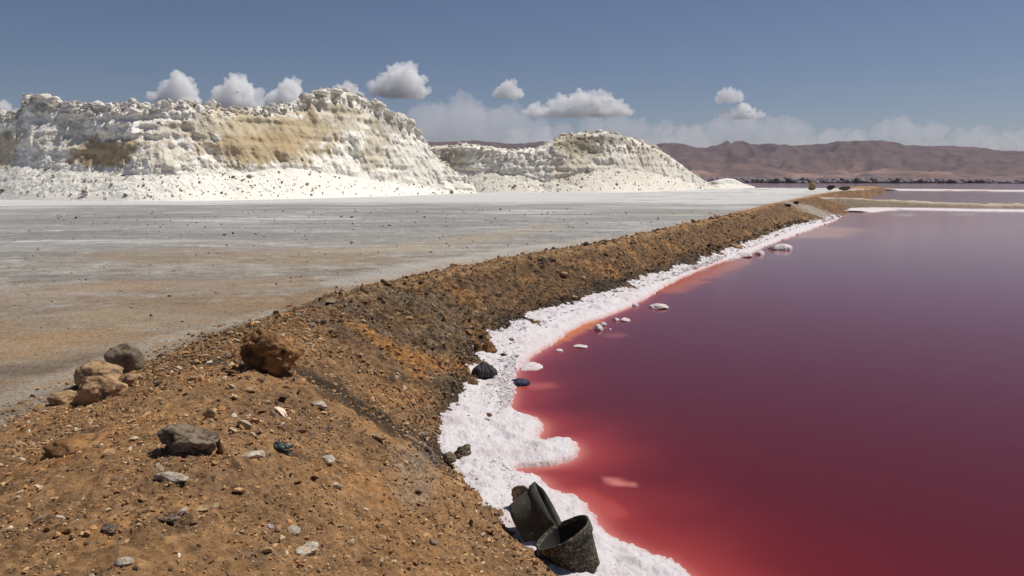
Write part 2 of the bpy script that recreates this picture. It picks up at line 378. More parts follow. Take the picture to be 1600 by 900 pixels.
# ------------------------------------------------------------------ water
m, t, b = mat('red_brine'); L = t.links.new
at_ = N(t, 'ShaderNodeAttribute', attribute_name='col')
L(at_.outputs['Color'], b.inputs['Base Color'])
b.inputs['IOR'].default_value = 1.33; b.inputs['Roughness'].default_value = .10; b.inputs['Specular IOR Level'].default_value = .26
tc = N(t, 'ShaderNodeTexCoord'); nn = N(t, 'ShaderNodeTexNoise', Scale=2.2, Detail=5, Roughness=.6); L(tc.outputs['Object'], nn.inputs['Vector'])
bp = N(t, 'ShaderNodeBump', Strength=.12, Distance=.03); L(nn.outputs['Fac'], bp.inputs['Height']); L(bp.outputs[0], b.inputs['Normal'])
M_water = m
waz = np.concatenate([np.linspace(-25, 38, 330), np.linspace(38, 180, 60)[1:]])*math.pi/180
wrad = np.concatenate([[1.0], np.exp(np.linspace(math.log(2.6), math.log(70), 250)), np.exp(np.linspace(math.log(70), math.log(925), 50))[1:]])
WX, WY = polar(waz, wrad)
sS, _ = sdist(WX, WY, shore)
r = np.hypot(WX, WY)
dS = np.clip(sS, 0, None)
wn = fbm2(WX*.8, WY*.8, 4, 201); wn2 = fbm2(WX*2.5, WY*2.5, 3, 205)
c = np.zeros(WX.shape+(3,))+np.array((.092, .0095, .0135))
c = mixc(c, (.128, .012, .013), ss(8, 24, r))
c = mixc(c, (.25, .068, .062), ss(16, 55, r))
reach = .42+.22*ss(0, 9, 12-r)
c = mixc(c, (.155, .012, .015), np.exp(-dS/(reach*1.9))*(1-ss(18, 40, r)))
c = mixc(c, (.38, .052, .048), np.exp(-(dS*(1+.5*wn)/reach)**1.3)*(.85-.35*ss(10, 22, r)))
c = mixc(c, (.62, .25, .20), np.exp(-(dS/.09)**1.5)*.55)
def wpatch(colr, pts, w0, s):
    global c
    for q0, q1 in zip(pts[:-1], pts[1:]):
        k = capsule(WX+.5*w0*wn2, WY+.5*w0*wn, at(*q0, 0), at(*q1, 0), w0); c = mixc(c, colr, ss(.05, .7, k)*s)
wpatch((.62, .20, .17), [(950,750), (966,753), (984,756)], .11, .7)
wpatch((.55, .10, .08), [(915,772), (955,800)], .22, .35)
wpatch((.50, .12, .10), [(840,604), (850,604)], .25, .6)
wpatch((.46, .12, .12), [(955,524), (968,523)], .3, .4)
wpatch((.46, .09, .03), [(1040,452), (1078,434), (1150,409)], .95, .95)
wpatch((.60, .17, .04), [(858,535), (905,512), (925,503)], .34, .95)
wpatch((.20, .03, .02), [(1150,406), (1200,386), (1228,376)], 1.1, .8)
wpatch((.50, .22, .12), [(1262,368), (1300,357)], 3.0, .9)
wpatch((.26, .12, .07), [(1318,340), (1350,333), (1420,333)], 2.2, .75)  # brown shallows with the causeway's reflection painted into the water colour
wpatch((.60, .48, .44), [(1350,337), (1420,336), (1540,334.5)], 1.0, .55)
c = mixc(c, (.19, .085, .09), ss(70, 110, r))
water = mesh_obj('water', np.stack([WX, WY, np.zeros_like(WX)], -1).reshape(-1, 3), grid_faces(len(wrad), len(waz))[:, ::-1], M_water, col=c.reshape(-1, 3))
tag(water, kind='structure')

# ------------------------------------------------------------------ salt crust along the shore
sa = np.linspace(-14, 30, 700)*math.pi/180
sr = np.exp(np.linspace(math.log(3.6), math.log(72), 760))
sa = np.concatenate([sa, np.linspace(30, 60, 60)[1:]*math.pi/180])
SX, SY = polar(sa, sr)
s1, _ = sdist(SX, SY, shore); s2, _ = sdist(SX, SY, toe)
rr = np.hypot(SX, SY)
edge = -s1 + (.09*fbm2(SX*3, SY*3, 3, 301)+.085*fbm2(SX*9, SY*9, 4, 305, .65))*(1+ss(12, 40, rr)*1.5)
inner = s2+.30
e1 = np.clip(edge/.10, -1, 1)
lip = np.where(e1 > 0, np.sqrt(np.clip(1-(1-e1)**2, 0, 1)), -1+.0*e1)
hump = np.abs(fbm2(SX*2.2, SY*2.2, 4, 311))
SZ = np.where(e1 > 0, .045*lip + .10*ss(0, 1.2, edge) + (.07*hump+.03*np.abs(fbm2(SX*5, SY*5, 3, 313)))*ss(0, .3, edge)+.035*(np.clip(fbm2(SX*1.8, SY*1.8, 2, 351)*6, -1, 1)*.5+.5)*ss(.05, .3, edge)+.022*np.abs(fbm2(SX*9, SY*9, 3, 317)) + .006*fbm2(SX*26, SY*26, 2, 319), -.02+.6*e1*.1)
keep = (edge > -.12) & (inner > -.6) & (s2 > -.7)
fc = grid_faces(len(sr), len(sa))[:, ::-1]; kf = keep.ravel()[fc].all(1); fc = fc[kf]
used = np.unique(fc); remap = np.zeros(SX.size, int); remap[used] = np.arange(len(used))
sv = np.stack([SX, SY, SZ], -1).reshape(-1, 3)[used]
c = np.zeros(SX.shape+(3,))+np.array((.66, .61, .615))
c = mixc(c, (.60, .47, .47), ss(.0, .35, fbm2(SX*1.5, SY*1.5, 4, 331))*.6)
c = mixc(c, (.60, .34, .31), (1-ss(0, .10, edge))*.6)
c = mixc(c, (.42, .36, .30), ss(.30, .55, fbm2(SX*4, SY*4, 3, 337))*ss(.55, .0, s2)*.6)
c = mixc(c, (.34, .27, .21), ss(.42, .6, fbm2(SX*7, SY*7, 3, 341))*ss(.9, .1, s2+.6)*.7)
CRUST = (SX, SY, SZ, edge)
crust = mesh_obj('salt_crust', sv, remap[fc], M_salt, col=c.reshape(-1, 3)[used]); tag(crust, kind='structure')
def salt_strip(line, half, zt, seed, n=10):
    """raised ribbon of salt following a line, thick, with an uneven edge"""
    p = spline(line, n); V_ = []; k = 9
    for i, q in enumerate(p):
        a = p[max(i-1, 0)]; b_ = p[min(i+1, len(p)-1)]; tt = np.array([b_[0]-a[0], b_[1]-a[1]]); tt /= np.linalg.norm(tt)+1e-9
        nx, ny = -tt[1], tt[0]
        for j in range(k):
            u = j/(k-1)*2-1
            hw = half*(1+.35*noise2(np.array(i*.7+u), np.array(seed+.0), seed)+.2*noise2(np.array(i*2.1), np.array(seed+u*2), seed))
            V_.append((q[0]+nx*u*hw, q[1]+ny*u*hw, -.05+(zt+.05)*max(0, 1-abs(u)**4)+.03*float(noise2(np.array(i*1.3), np.array(u*3.), seed))))
    return np.array(V_), grid_faces(len(p), k)
for ln, hw, zt, sdd in ((strip_line[::2], 3.0, .10, 3), (np.array([at(1378,295.6,.3), at(1420,295.6,.3), at(1600,297,.3), at(1900,298.5,.3), at(3000,300,.3)]), 9, .35, 9)):
    v_, f_ = salt_strip(ln, hw, zt, sdd)
    o = mesh_obj('salt_crust', v_, f_, M_salt, col=np.zeros((len(v_), 3))+np.array((.66, .58, .59))); tag(o, kind='structure')

# ------------------------------------------------------------------ rocks
import bmesh
_ico = {}
def ico(sub):
    if sub not in _ico:
        bm = bmesh.new(); bmesh.ops.create_icosphere(bm, subdivisions=sub, radius=1)
        v = np.array([q.co[:] for q in bm.verts]); f = np.array([[a.index for a in q.verts] for q in bm.faces]); bm.free()
        _ico[sub] = (v/np.linalg.norm(v, axis=1)[:, None], f)
    return _ico[sub]
def rock_data(seed, size, sub=4, planes=11, rough=.10, flat=1.0):
    g = np.random.default_rng(seed); v, f = ico(sub); v = v.copy()
    n = g.normal(size=(planes, 3)); n /= np.linalg.norm(n, axis=1)[:, None]; d = g.uniform(.62, .98, planes)
    dots = v@n.T; rr_ = np.where(dots > .05, d/np.maximum(dots, .05), 9)
    srt = np.sort(rr_, 1); rad_ = np.minimum(srt[:, 0], 1.15)
    rad_ = rad_*(1-.05*np.exp(-(srt[:, 1]-srt[:, 0])*9))
    o = g.uniform(0, 50)
    crk = np.exp(-(fbm3(v[:, 0]*1.7+o+9, v[:, 1]*1.7, v[:, 2]*2.4+o, 2, seed+31)/.045)**2)
    rad_ = rad_*(1-rough*.55*crk)*(1+rough*1.3*fbm3(v[:, 0]*1.8+o, v[:, 1]*1.8+o, v[:, 2]*1.8, 3, seed)+rough*1.0*fbm3(v[:, 0]*5+o, v[:, 1]*5, v[:, 2]*5+o, 4, seed+5, .6))
    p = v*rad_[:, None]
    p = p*(np.array(size)/2)
    return p, f
def rock_colour(v, c1, c2, c3, seed, f=5):
    s = np.abs(v).max()
    q = v/s*2.2
    a = fbm3(q[:, 0]*1.2+seed, q[:, 1]*1.2, q[:, 2]*1.2, 3, seed); b_ = fbm3(q[:, 0]*3, q[:, 1]*3+seed, q[:, 2]*3, 3, seed+9)
    c = np.zeros((len(v), 3))+np.array(c1); c = mixc(c, c2, ss(-.1, .3, a)); return mixc(c, c3, ss(.1, .35, b_)*.8)
TAN = ((.46, .30, .165), (.36, .225, .12), (.13, .08, .05)); ORANGE = ((.34, .175, .07), (.24, .12, .05), (.035, .022, .015)); RUST = ((.31, .16, .065), (.14, .07, .03), (.02, .014, .01))  # darkest rust tone: blotches painting the boulder's black shaded front and hollows
GREY = ((.24, .18, .125), (.16, .12, .085), (.05, .038, .03)); PALE = ((.58, .50, .40), (.50, .40, .29), (.36, .27, .18)); DARK = ((.07, .055, .045), (.045, .035, .03), (.15, .12, .09))
WHITE = ((.66, .60, .59), (.62, .54, .53), (.52, .42, .41)); CREAM = ((.66, .60, .50), (.52, .45, .34), (.34, .28, .2))
def px_m(loc): return math.sqrt(loc[0]**2+loc[1]**2+(loc[2]-CAM_H)**2)/F
def rock(px, py, w_px, h_px, cols, label, seed, depth=.8, rotz=0, tilt=(0,0), sink=.22, cat='rock', name='rock', group=None, sub=4, planes=11, rough=.12, z=None, smooth=True):
    loc = G(px, py) if z is None else Vector(at(px, py, z)); s = px_m(loc)
    W = w_px*s; D = W*depth; th = math.atan2(CAM_H-loc[2], loc[1])
    Ht = max(.35*h_px*s, (h_px*s*1.05-.75*D*math.sin(th))/math.cos(th)); loc.y += D*.3
    v, f = rock_data(seed, (W, D, Ht/(1-sink)), sub, planes, rough)
    v[:, 2] += Ht/(1-sink)*(.5-sink)
    o = mesh_obj(name, v, f, M_salt if cols is WHITE else M_rock, smooth=smooth, col=rock_colour(v, *cols, seed))
    o.location = loc; o.rotation_euler = (tilt[0], tilt[1], rotz)
    tag(o, label, cat, group); return o

rock(416,580,80,66,RUST,'large rust brown boulder with black shaded hollows, alone on the crest of the bank',11,rotz=.3,planes=8,rough=.21,sub=5,name='boulder',cat='boulder')
rock(190,582,50,40,GREY,'round grey brown boulder at the back of the rock cluster beside the track',12,rotz=.8,planes=8,rough=.1,name='boulder',cat='boulder')
rock(153,604,74,38,TAN,'largest smooth tan boulder in the middle of the rock cluster',13,depth=.7,rotz=-.35,planes=7,rough=.09,name='boulder',cat='boulder',sub=5)
rock(146,627,66,43,TAN,'tan boulder at the front of the rock cluster, with a dark hollow under it',14,depth=.7,rotz=.25,planes=9,rough=.12,name='boulder',cat='boulder',sub=5)
rock(203,602,37,20,TAN,'small low tan rock at the right end of the rock cluster',15,sink=.3)
rock(98,631,44,19,TAN,'low flat tan rock at the left end of the rock cluster',16,depth=.6,sink=.3)
rock(284,706,84,42,GREY,'rugged grey brown rock lying half buried on the brown bank below the cluster',17,rotz=-.25,planes=10,rough=.2,sub=5,sink=.3)
rock(112,706,74,34,ORANGE,'flat orange sandstone slab half sunk in the bank at the left edge',18,depth=1.0,sink=.35,planes=7)
rock(267,752,52,13,PALE,'long thin whitish stone sliver lying on the brown gravel',19,depth=.35,rotz=-.35,sink=.3,name='stone',cat='stone')
rock(391,716,38,14,PALE,'flat pale tan stone just left of the crumpled green scrap',20,depth=.8,sink=.35,name='stone',cat='stone')
rock(327,652,18,13,TAN,'small round tan stone right above the rugged grey rock',21,name='stone',cat='stone')
rock(497,636,30,12,PALE,'oblong pale stone on the dark soil downhill from the rust boulder',22,depth=.6,rotz=-.4,sink=.3,name='stone',cat='stone')
rock(588,686,32,11,TAN,'low orange tan stone near the middle of the bank',23,depth=.6,sink=.3,name='stone',cat='stone')
rock(456,836,26,14,PALE,'pale cream stone, upper of two lying together in the lower bank',24,depth=.7,rotz=-.6,sink=.35,name='stone',cat='stone')
rock(478,864,40,18,PALE,'wide buff stone, lower of two lying together in the lower bank',25,depth=.9,rotz=-.6,sink=.42,name='stone',cat='stone')
rock(512,721,20,12,PALE,'small pale stone right of the green scrap on the bank',26,sink=.3,name='stone',cat='stone')
rock(524,762,18,9,PALE,'small oval cream stone in the gravel below the green scrap',27,sink=.3,name='stone',cat='stone')
rock(385,612,24,9,TAN,'flat tan stone just in front of the rust brown boulder',28,sink=.3,name='stone',cat='stone')
rock(343,706,12,19,TAN,'small upright tan stone right of the rugged grey rock',29,name='stone',cat='stone')
rock(310,797,34,8,TAN,'thin flat tan stone flake below the whitish sliver',30,depth=.6,sink=.3,name='stone',cat='stone')
rock(258,815,26,10,GREY,'grey flat stone chip in the gravel at lower left',31,depth=.6,sink=.3,name='stone',cat='stone')
rock(170,830,30,11,GREY,'slanted grey brown slate piece in the gravel at lower left',32,depth=.5,rotz=-.5,sink=.3,name='stone',cat='stone')
rock(192,884,22,13,PALE,'pale knobbly stone near the bottom left of the bank',33,depth=.7,sink=.3,name='stone',cat='stone')
rock(422,826,9,8,WHITE,'tiny bright white pebble left of the two pale stones',34,name='stone',cat='stone',sink=.2)
rock(722,724,38,30,GREY,'lumpy dark grey rock sitting at the inner edge of the salt crust',35,rough=.24,sub=5,sink=.2)
rock(700,722,24,16,GREY,'small grey rock leaning against the bank left of the lumpy grey rock',36,rough=.2,sink=.3)
rock(764,552,24,22,ORANGE,'ochre rock jutting from the bank over the salt crust',37,planes=8,sink=.2)
rock(747,550,15,16,ORANGE,'small dark ochre rock behind the jutting ochre rock',38,sink=.2)
rock(739,603,15,14,TAN,'small tan rock at the foot of the bank below the dark cloth',39,sink=.25)
rock(799,532,9,4,ORANGE,'tiny reddish chip lying on the salt crust right of the ochre rock',62,name='stone',cat='stone',z=.17)
rock(765,650,8,6,ORANGE,'tiny brown stone lying alone on the middle of the salt crust',63,name='stone',cat='stone',z=.17)
rock(786,556,12,4,DARK,'thin dark splinter on the salt crust right of the dark cloth bundle',64,name='splinter',cat='debris',z=.17,depth=.4)
rock(695,696,9,8,DARK,'small black stone at the inner rim of the crust above the lumpy grey rock',65,name='stone',cat='stone')
rock(850,434,20,17,DARK,'dark stone lodged high in the outer face of the bank',41,sink=.3,rotz=.4)
rock(858,425,26,11,GREY,'grey weathered slab above the dark stone in the bank',42,depth=.5,rotz=-.5,sink=.3)
rock(915,384,10,6,DARK,'small dark stone alone on the grey flat beside the bank',43,sink=.15,name='stone',cat='stone')
rock(635,436,8,5,DARK,'tiny dark stone at the edge of the flat above the bank',44,sink=.15,name='stone',cat='stone')
rock(1270,297,12,11,TAN,'tan boulder standing at the far end of the white flat',45,sink=.15,name='boulder',cat='boulder',z=PLAIN)
rock(1299,296,13,5.5,DARK,'black boulder, left of two dark ones at the far end of the bank',46,sink=.1,name='boulder',cat='boulder',z=1.0)
rock(1321,297,14,5.5,DARK,'black boulder, right of two dark ones at the far end of the bank',47,sink=.1,name='boulder',cat='boulder',z=1.0)
rock(1232,322,9,5,DARK,'small dark rock, left of a pair on the far crest of the bank',48,sink=.2)
rock(1244,320,9,5,DARK,'small dark rock, right of a pair on the far crest of the bank',49,sink=.2)
rock(1148,389,22,9,TAN,'tan rock at the foot of the bank beside the salt crust',50,sink=.2)
rock(313,311,16,8,CREAM,'left of two dry brown clods at the foot of the white mound',51,sink=.15,name='clod',cat='clod',rough=.25,z=PLAIN)
rock(339,310,16,11,CREAM,'right, taller of two dry brown clods at the foot of the white mound',52,sink=.15,name='clod',cat='clod',rough=.25,z=PLAIN)
# salt islands in the brine
for i, (px, py, w_, h_, lb) in enumerate([(828,577,36,14,'largest near white salt island in the pink shallows above the dark blue cloth'),
    (1031,482,26,9,'oval white salt island in the purple brine, apart from the shore'), (935,516,13,9,'round salt knob, left of a close pair off the shore'),
    (943,509,9,6,'small salt knob, right and upper of a close pair off the shore'), (908,543,20,5,'thin flat salt raft in the pink brine below the round knobs'),
    (873,549,12,5,'small salt raft between the near island and the shore'), (962,501,11,5,'small salt lump, left of two beside the shore'),
    (977,502,15,6,'wide salt lump, right of two beside the shore'), (1222,390,32,10,'flat diamond shaped white salt plate off the far shore'),
    (1190,398,13,6,'small salt lump left of the diamond shaped plate'), (1166,402,20,9,'pinkish salt lump beside the tan rock at the foot of the bank'),
    (993,479,10,5,'tiny salt lump at the rim of the crust'), (953,516,5,3,'tiniest white salt speck right of the round knobs')]):
    rock(px, py, w_, h_, WHITE, lb, 70+i, depth=1.3, sink=.5, name='salt_island', cat='salt island', z=0.0, planes=4, rough=.12)

# ------------------------------------------------------------------ buckets and rags
def lathe(profile, n=56, wob=0, seed=0, squash=None):
    V_ = []; p = np.array(profile)
    for (rr_, zz_) in p:
        a = np.linspace(0, 2*math.pi, n, endpoint=False)
        k = 1+wob*noise2(np.cos(a)*1.3+seed, np.sin(a)*1.3+zz_*2, seed)
        V_.append(np.stack([np.cos(a)*rr_*k, np.sin(a)*rr_*k, np.full(n, zz_)+wob*.35*rr_*noise2(np.cos(a)*1.1+5, np.sin(a)*1.1+seed, seed+2)*(zz_ > .1)], -1))
    v = np.concatenate(V_)
    if squash: v = squash(v)
    return v, grid_faces(len(p), n, True)
def bucket(name, loc, quat, R1, R0, Hh, label, mats, seed, squash=None, wob=.06):
    root = empty(name, loc); root.rotation_mode = 'QUATERNION'; root.rotation_quaternion = quat
    tag(root, label, 'bucket')
    t_ = .018
    prof = [(.001, 0), (R0*.8, 0), (R0*.97, .004), (R0, .03)] + [(lerp(R0, R1*.93, k/8), lerp(.03, Hh*.76, k/8)) for k in range(1, 9)]
    v, f = lathe(prof, wob=wob, seed=seed, squash=squash); mesh_obj('bucket_wall', v, f, mats[0], root)
    rim = [(R1*.93, Hh*.755), (R1*1.0, Hh*.775), (R1*1.02, Hh*.87), (R1*1.03, Hh*.985), (R1*1.0, Hh), (R1*.955, Hh*.992), (R1*.935, Hh*.9)]
    v, f = lathe(rim, wob=wob, seed=seed, squash=squash); mesh_obj('rim_band', v, f, mats[0], root)
    inn = [(R1*.935, Hh*.9)] + [(lerp(R1*.935, R0-t_, k/8), lerp(Hh*.9, .03, k/8)) for k in range(1, 9)] + [(.001, .03)]
    v, f = lathe(inn, wob=wob, seed=seed, squash=squash); mesh_obj('lining', v, f, M_inner, root)
    return root
def axis_quat(ax, spin=0):
    return Vector(ax).normalized().to_track_quat('Z', 'Y') @ Vector((0,0,1)).to_track_quat('Z', 'Y')
b0 = Vector(at(911, 891, .10))
bucket('bucket', b0, axis_quat((-.46, .10, .86)), .225, .145, .33, 'black rubber bucket standing tilted on the salt crust at the bottom, its dark mouth up', (M_rubber,), 3)
def crush(v):
    v = v.copy(); v[:, 1] *= .8; v[:, 0] *= 1.0
    v[:, 1] += .05*np.sin(v[:, 0]*5); return v
b1 = Vector(at(812, 822, .22))
bucket('bucket', b1, axis_quat((.78, .02, .52)), .235, .20, .29, 'crushed grey rubber bucket lying on its side beside the bank, behind the upright one', (M_rubber2,), 8, squash=crush, wob=.17)
def rag(px, py, w_px, d_px, h_px, mt, label, seed, name='rag', cat='rag', z=None, rot=0):
    """crumpled sheet of cloth with real folds, two-sided, lying on the ground"""
    loc = G(px, py) if z is None else Vector(at(px, py, z)); s = px_m(loc); n = 44
    u, v_ = np.meshgrid(np.linspace(-1, 1, n), np.linspace(-1, 1, n))
    ang = np.arctan2(v_, u); rim = 1+.22*noise2(np.cos(ang)*2+seed, np.sin(ang)*2, seed)+.1*noise2(np.cos(ang)*5+seed, np.sin(ang)*5, seed)
    rr_ = np.maximum(np.abs(u), np.abs(v_)); L_ = np.hypot(u, v_)+1e-6
    x = u/L_*rr_*rim*w_px*s/2; y = v_/L_*rr_*rim*d_px*s/2
    dome = np.sqrt(np.clip(1-rr_**2.2, 0, 1))
    fold = np.abs(fbm2(u*1.5+seed, v_*1.5, 3, seed)) + .4*np.abs(fbm2(u*4+seed, v_*4, 2, seed+3))
    z_ = h_px*s*dome*(.8+.45*fold)*.95
    top = np.stack([x, y, z_], -1).reshape(-1, 3); bot = top.copy(); bot[:, 2] = -0.03
    f = grid_faces(n, n); ff = np.concatenate([f, f[:, ::-1]+n*n])
    o = mesh_obj(name, np.concatenate([top, bot]), ff, mt); o.location = loc; o.rotation_euler = (0, 0, rot)
    tag(o, label, cat); return o
rag(757, 586, 40, 34, 20, M_cloth, 'dark grey cloth bundle lying on the salt at the foot of the bank', 5, name='cloth_bundle', cat='cloth', z=.12, rot=-.3)
rag(812, 600, 32, 24, 10, M_blue, 'dark blue crumpled cloth lying in the pink water at the crust edge', 6, name='cloth', cat='cloth', z=.01)
rag(434, 699, 42, 22, 9, M_green, 'crumpled dark green plastic scrap lying on the brown bank', 7, name='plastic_scrap', cat='scrap')
rock(826, 796, 52, 38, GREY, 'torn grey slab of debris standing behind the crushed bucket', 61, depth=.4, rotz=-.5, tilt=(.3, 0), sink=.15, name='debris_slab', cat='debris', z=.14)

# ------------------------------------------------------------------ gravel and stones
def pebbles(name, xs, ys, size, cols, flat=.6, mt=M_pebble, zoff=.25, zs=None, kind='stuff', parent=None):
    n = len(xs); v0, f0 = ico(1)
    zz_ = H(xs, ys)[0] if zs is None else zs
    V_ = v0[None]*(1+.28*rng.normal(size=(n, 12, 1)).clip(-1.6, 1.6))
    sc = size[:, None]*np.stack([rng.uniform(.7, 1.5, n), rng.uniform(.6, 1.1, n), flat*rng.uniform(.6, 1.2, n)], -1)/2
    V_ = V_*sc[:, None, :]
    # random tilt then spin
    def rot(V_, a, i, j):
        c_, s_ = np.cos(a)[:, None], np.sin(a)[:, None]; p, q = V_[..., i].copy(), V_[..., j].copy()
        V_[..., i] = p*c_-q*s_; V_[..., j] = p*s_+q*c_
    rot(V_, rng.normal(0, .45, n), 0, 2); rot(V_, rng.normal(0, .45, n), 1, 2); rot(V_, rng.uniform(0, 6.28, n), 0, 1)
    V_ += np.stack([xs, ys, zz_+size*flat*zoff], -1)[:, None, :]
    Fc = (f0[None]+12*np.arange(n)[:, None, None]).reshape(-1, 3)
    cc = np.repeat(cols, 12, 0)
    return mesh_obj(name, V_.reshape(-1, 3), Fc, mt, smooth=False, col=cc, parent=parent)
pal = np.array([(.40,.21,.09),(.30,.165,.075),(.48,.29,.14),(.19,.11,.06),(.09,.06,.04),(.46,.34,.21),(.58,.48,.36),(.26,.20,.145)])
def scatter_berm(n, r0, r1, k_size, p, lo=None, power=1.0):
    a = rng.uniform(R(-42), R(40), n*4); rr_ = np.exp(rng.uniform(math.log(r0), math.log(r1), n*4))
    x = np.sin(a)*rr_; y = np.cos(a)*rr_
    _, m = ground_shape(x, y)
    ok = (m['sB'] > rng.uniform(-.25, .5, len(x))) & (m['sT'] < .06)
    clump = fbm2(x*1.4, y*1.4, 3, 401)
    ok &= rng.uniform(-.5, .55, len(x)) < clump
    x = x[ok][:n]; y = y[ok][:n]; rr_ = rr_[ok][:n]
    s = rr_*k_size*np.exp(rng.normal(0, .45, len(x)))
    c = pal[rng.choice(len(pal), len(x), p=p)]*rng.uniform(.7, 1.35, (len(x), 1))
    dk = ss(8, 14, rr_)[:, None]
    c = c*(1-.35*dk*np.array([1, 1, 1]))
    return x, y, s, c
x, y, s, c = scatter_berm(38000, 2.3, 12, .0021, [.22,.22,.15,.15,.11,.08,.02,.05])
x2, y2, s2_, c2 = scatter_berm(24000, 8, 50, .0019, [.24,.26,.16,.14,.08,.07,.02,.03])
x3, y3, s3, c3 = scatter_berm(4000, 2.3, 16, .0046, [.20,.18,.17,.12,.10,.13,.04,.06])
# dark stones gathered at the toe of the bank
ti = rng.integers(10, len(toe)-30, 5000); tt = rng.uniform(0, 1, 5000)
tp = toe[ti]*(1-tt[:, None])+toe[ti+1]*tt[:, None]; xx = tp[:, 0]+rng.normal(-.12, .13, 5000); yy = tp[:, 1]+rng.normal(.02, .12, 5000)
rt = np.hypot(xx, yy); k = (rt > 5) & (rt < 60)
gx = np.concatenate([x, x2, x3, xx[k]]); gy = np.concatenate([y, y2, y3, yy[k]]); gs = np.concatenate([s, s2_, s3, (rt*.0022*np.exp(rng.normal(0, .4, 5000)))[k]])
gc = np.concatenate([c, c2, c3, np.array((.08,.056,.038))*rng.uniform(.5, 2.6, (k.sum(), 1))])
o = pebbles('gravel', gx, gy, gs, gc); tag(o, 'loose brown and orange gravel covering the bank', 'gravel', kind='stuff')
# sparse dark grit on the flat
n = 5000; a = rng.uniform(R(-42), R(30), n); rr_ = np.exp(rng.uniform(math.log(6.5), math.log(60), n)); x = np.sin(a)*rr_; y = np.cos(a)*rr_
_, m_ = ground_shape(x, y); ok = (m_['sB'] < -.05) & (rng.uniform(-.45, .5, n) < fbm2(x*.5, y*.5, 3, 409))
x, y, rr_ = x[ok], y[ok], rr_[ok]
o = pebbles('grit', x, y, rr_*.0012*np.exp(rng.normal(0, .5, len(x))), pal[rng.choice([3,4,4,7,1], len(x))]*.9); tag(o, 'sparse dark grit lying on the grey flat', 'grit', kind='stuff')

# knobs of crystallised salt on the crust and along its outer rim
sxf, syf, szf, edf = [q.ravel() for q in CRUST]; rf_ = np.hypot(sxf, syf); inside = ((edf > -.03) & (s2.ravel() < -0.0+.6) & (s2.ravel() > -.25))
pr = (np.exp(-np.abs(edf-.03)/.06)*1.6+.006)*inside*np.clip(rf_/10, .3, 1.6); pr = pr/pr.sum()
ii = rng.choice(len(pr), 9000, p=pr)
o = pebbles('salt_knobs', sxf[ii]+rng.normal(0, .01, 9000), syf[ii]+rng.normal(0, .01, 9000), rf_[ii]*.0018*np.exp(rng.normal(0, .45, 9000)), np.array((.72,.66,.66))*rng.uniform(.88, 1.06, (9000, 1)), flat=.55, mt=M_salt, zs=np.maximum(szf[ii], 0)-.004)
tag(o, 'knobs of white salt crystals along the rim of the crust', 'salt knobs', kind='stuff')
# single stones one can pick out
stones_m = []
for i, cols in enumerate([TAN, ORANGE, GREY, PALE, DARK]):
    for j in range(3):
        v, f = rock_data(500+i*10+j, (1, .75, .5), 2, 9, .14)
        me_o = mesh_obj('stone', v, f, M_pebble, smooth=False, col=rock_colour(v, *cols, i+j)); stones_m.append((i, me_o.data)); bpy.data.objects.remove(me_o)
kinds = {0: ('small tan stone among the gravel of the bank', 'small tan stones on the bank'), 1: ('small rusty orange stone among the gravel of the bank', 'small orange stones on the bank'),
         2: ('small grey stone among the gravel of the bank', 'small grey stones on the bank'), 3: ('small pale cream stone among the gravel of the bank', 'small pale stones on the bank'),
         4: ('small blackish stone among the gravel of the bank', 'small dark stones on the bank')}
x, y, s, c = scatter_berm(290, 2.6, 30, .0078, [.2,.15,.15,.1,.1,.1,.1,.1])
hz = H(x, y)[0]
for i in range(len(x)):
    ki, me = stones_m[rng.choice(len(stones_m), p=np.repeat([.34,.28,.15,.08,.15], 3)/3)]
    o = bpy.data.objects.new('stone', me); C.objects.link(o)
    q = float(np.clip(s[i], 0, np.hypot(x[i], y[i])*.014)); o.scale = (q, q, q*.9); o.location = (x[i], y[i], hz[i]+q*.08)
    o.rotation_euler = (rng.normal(0, .25), rng.normal(0, .25), rng.uniform(0, 6.28))
    rr0 = math.hypot(x[i], y[i]); pl = 'near part of the bank' if rr0 < 6 else 'middle part of the bank' if rr0 < 12 else 'far stretch of the bank'
    tag(o, kinds[ki][0].replace('bank', pl.replace(' of the bank', '')+' of the bank'), 'stone', kinds[ki][1].replace('the bank', 'the '+pl))

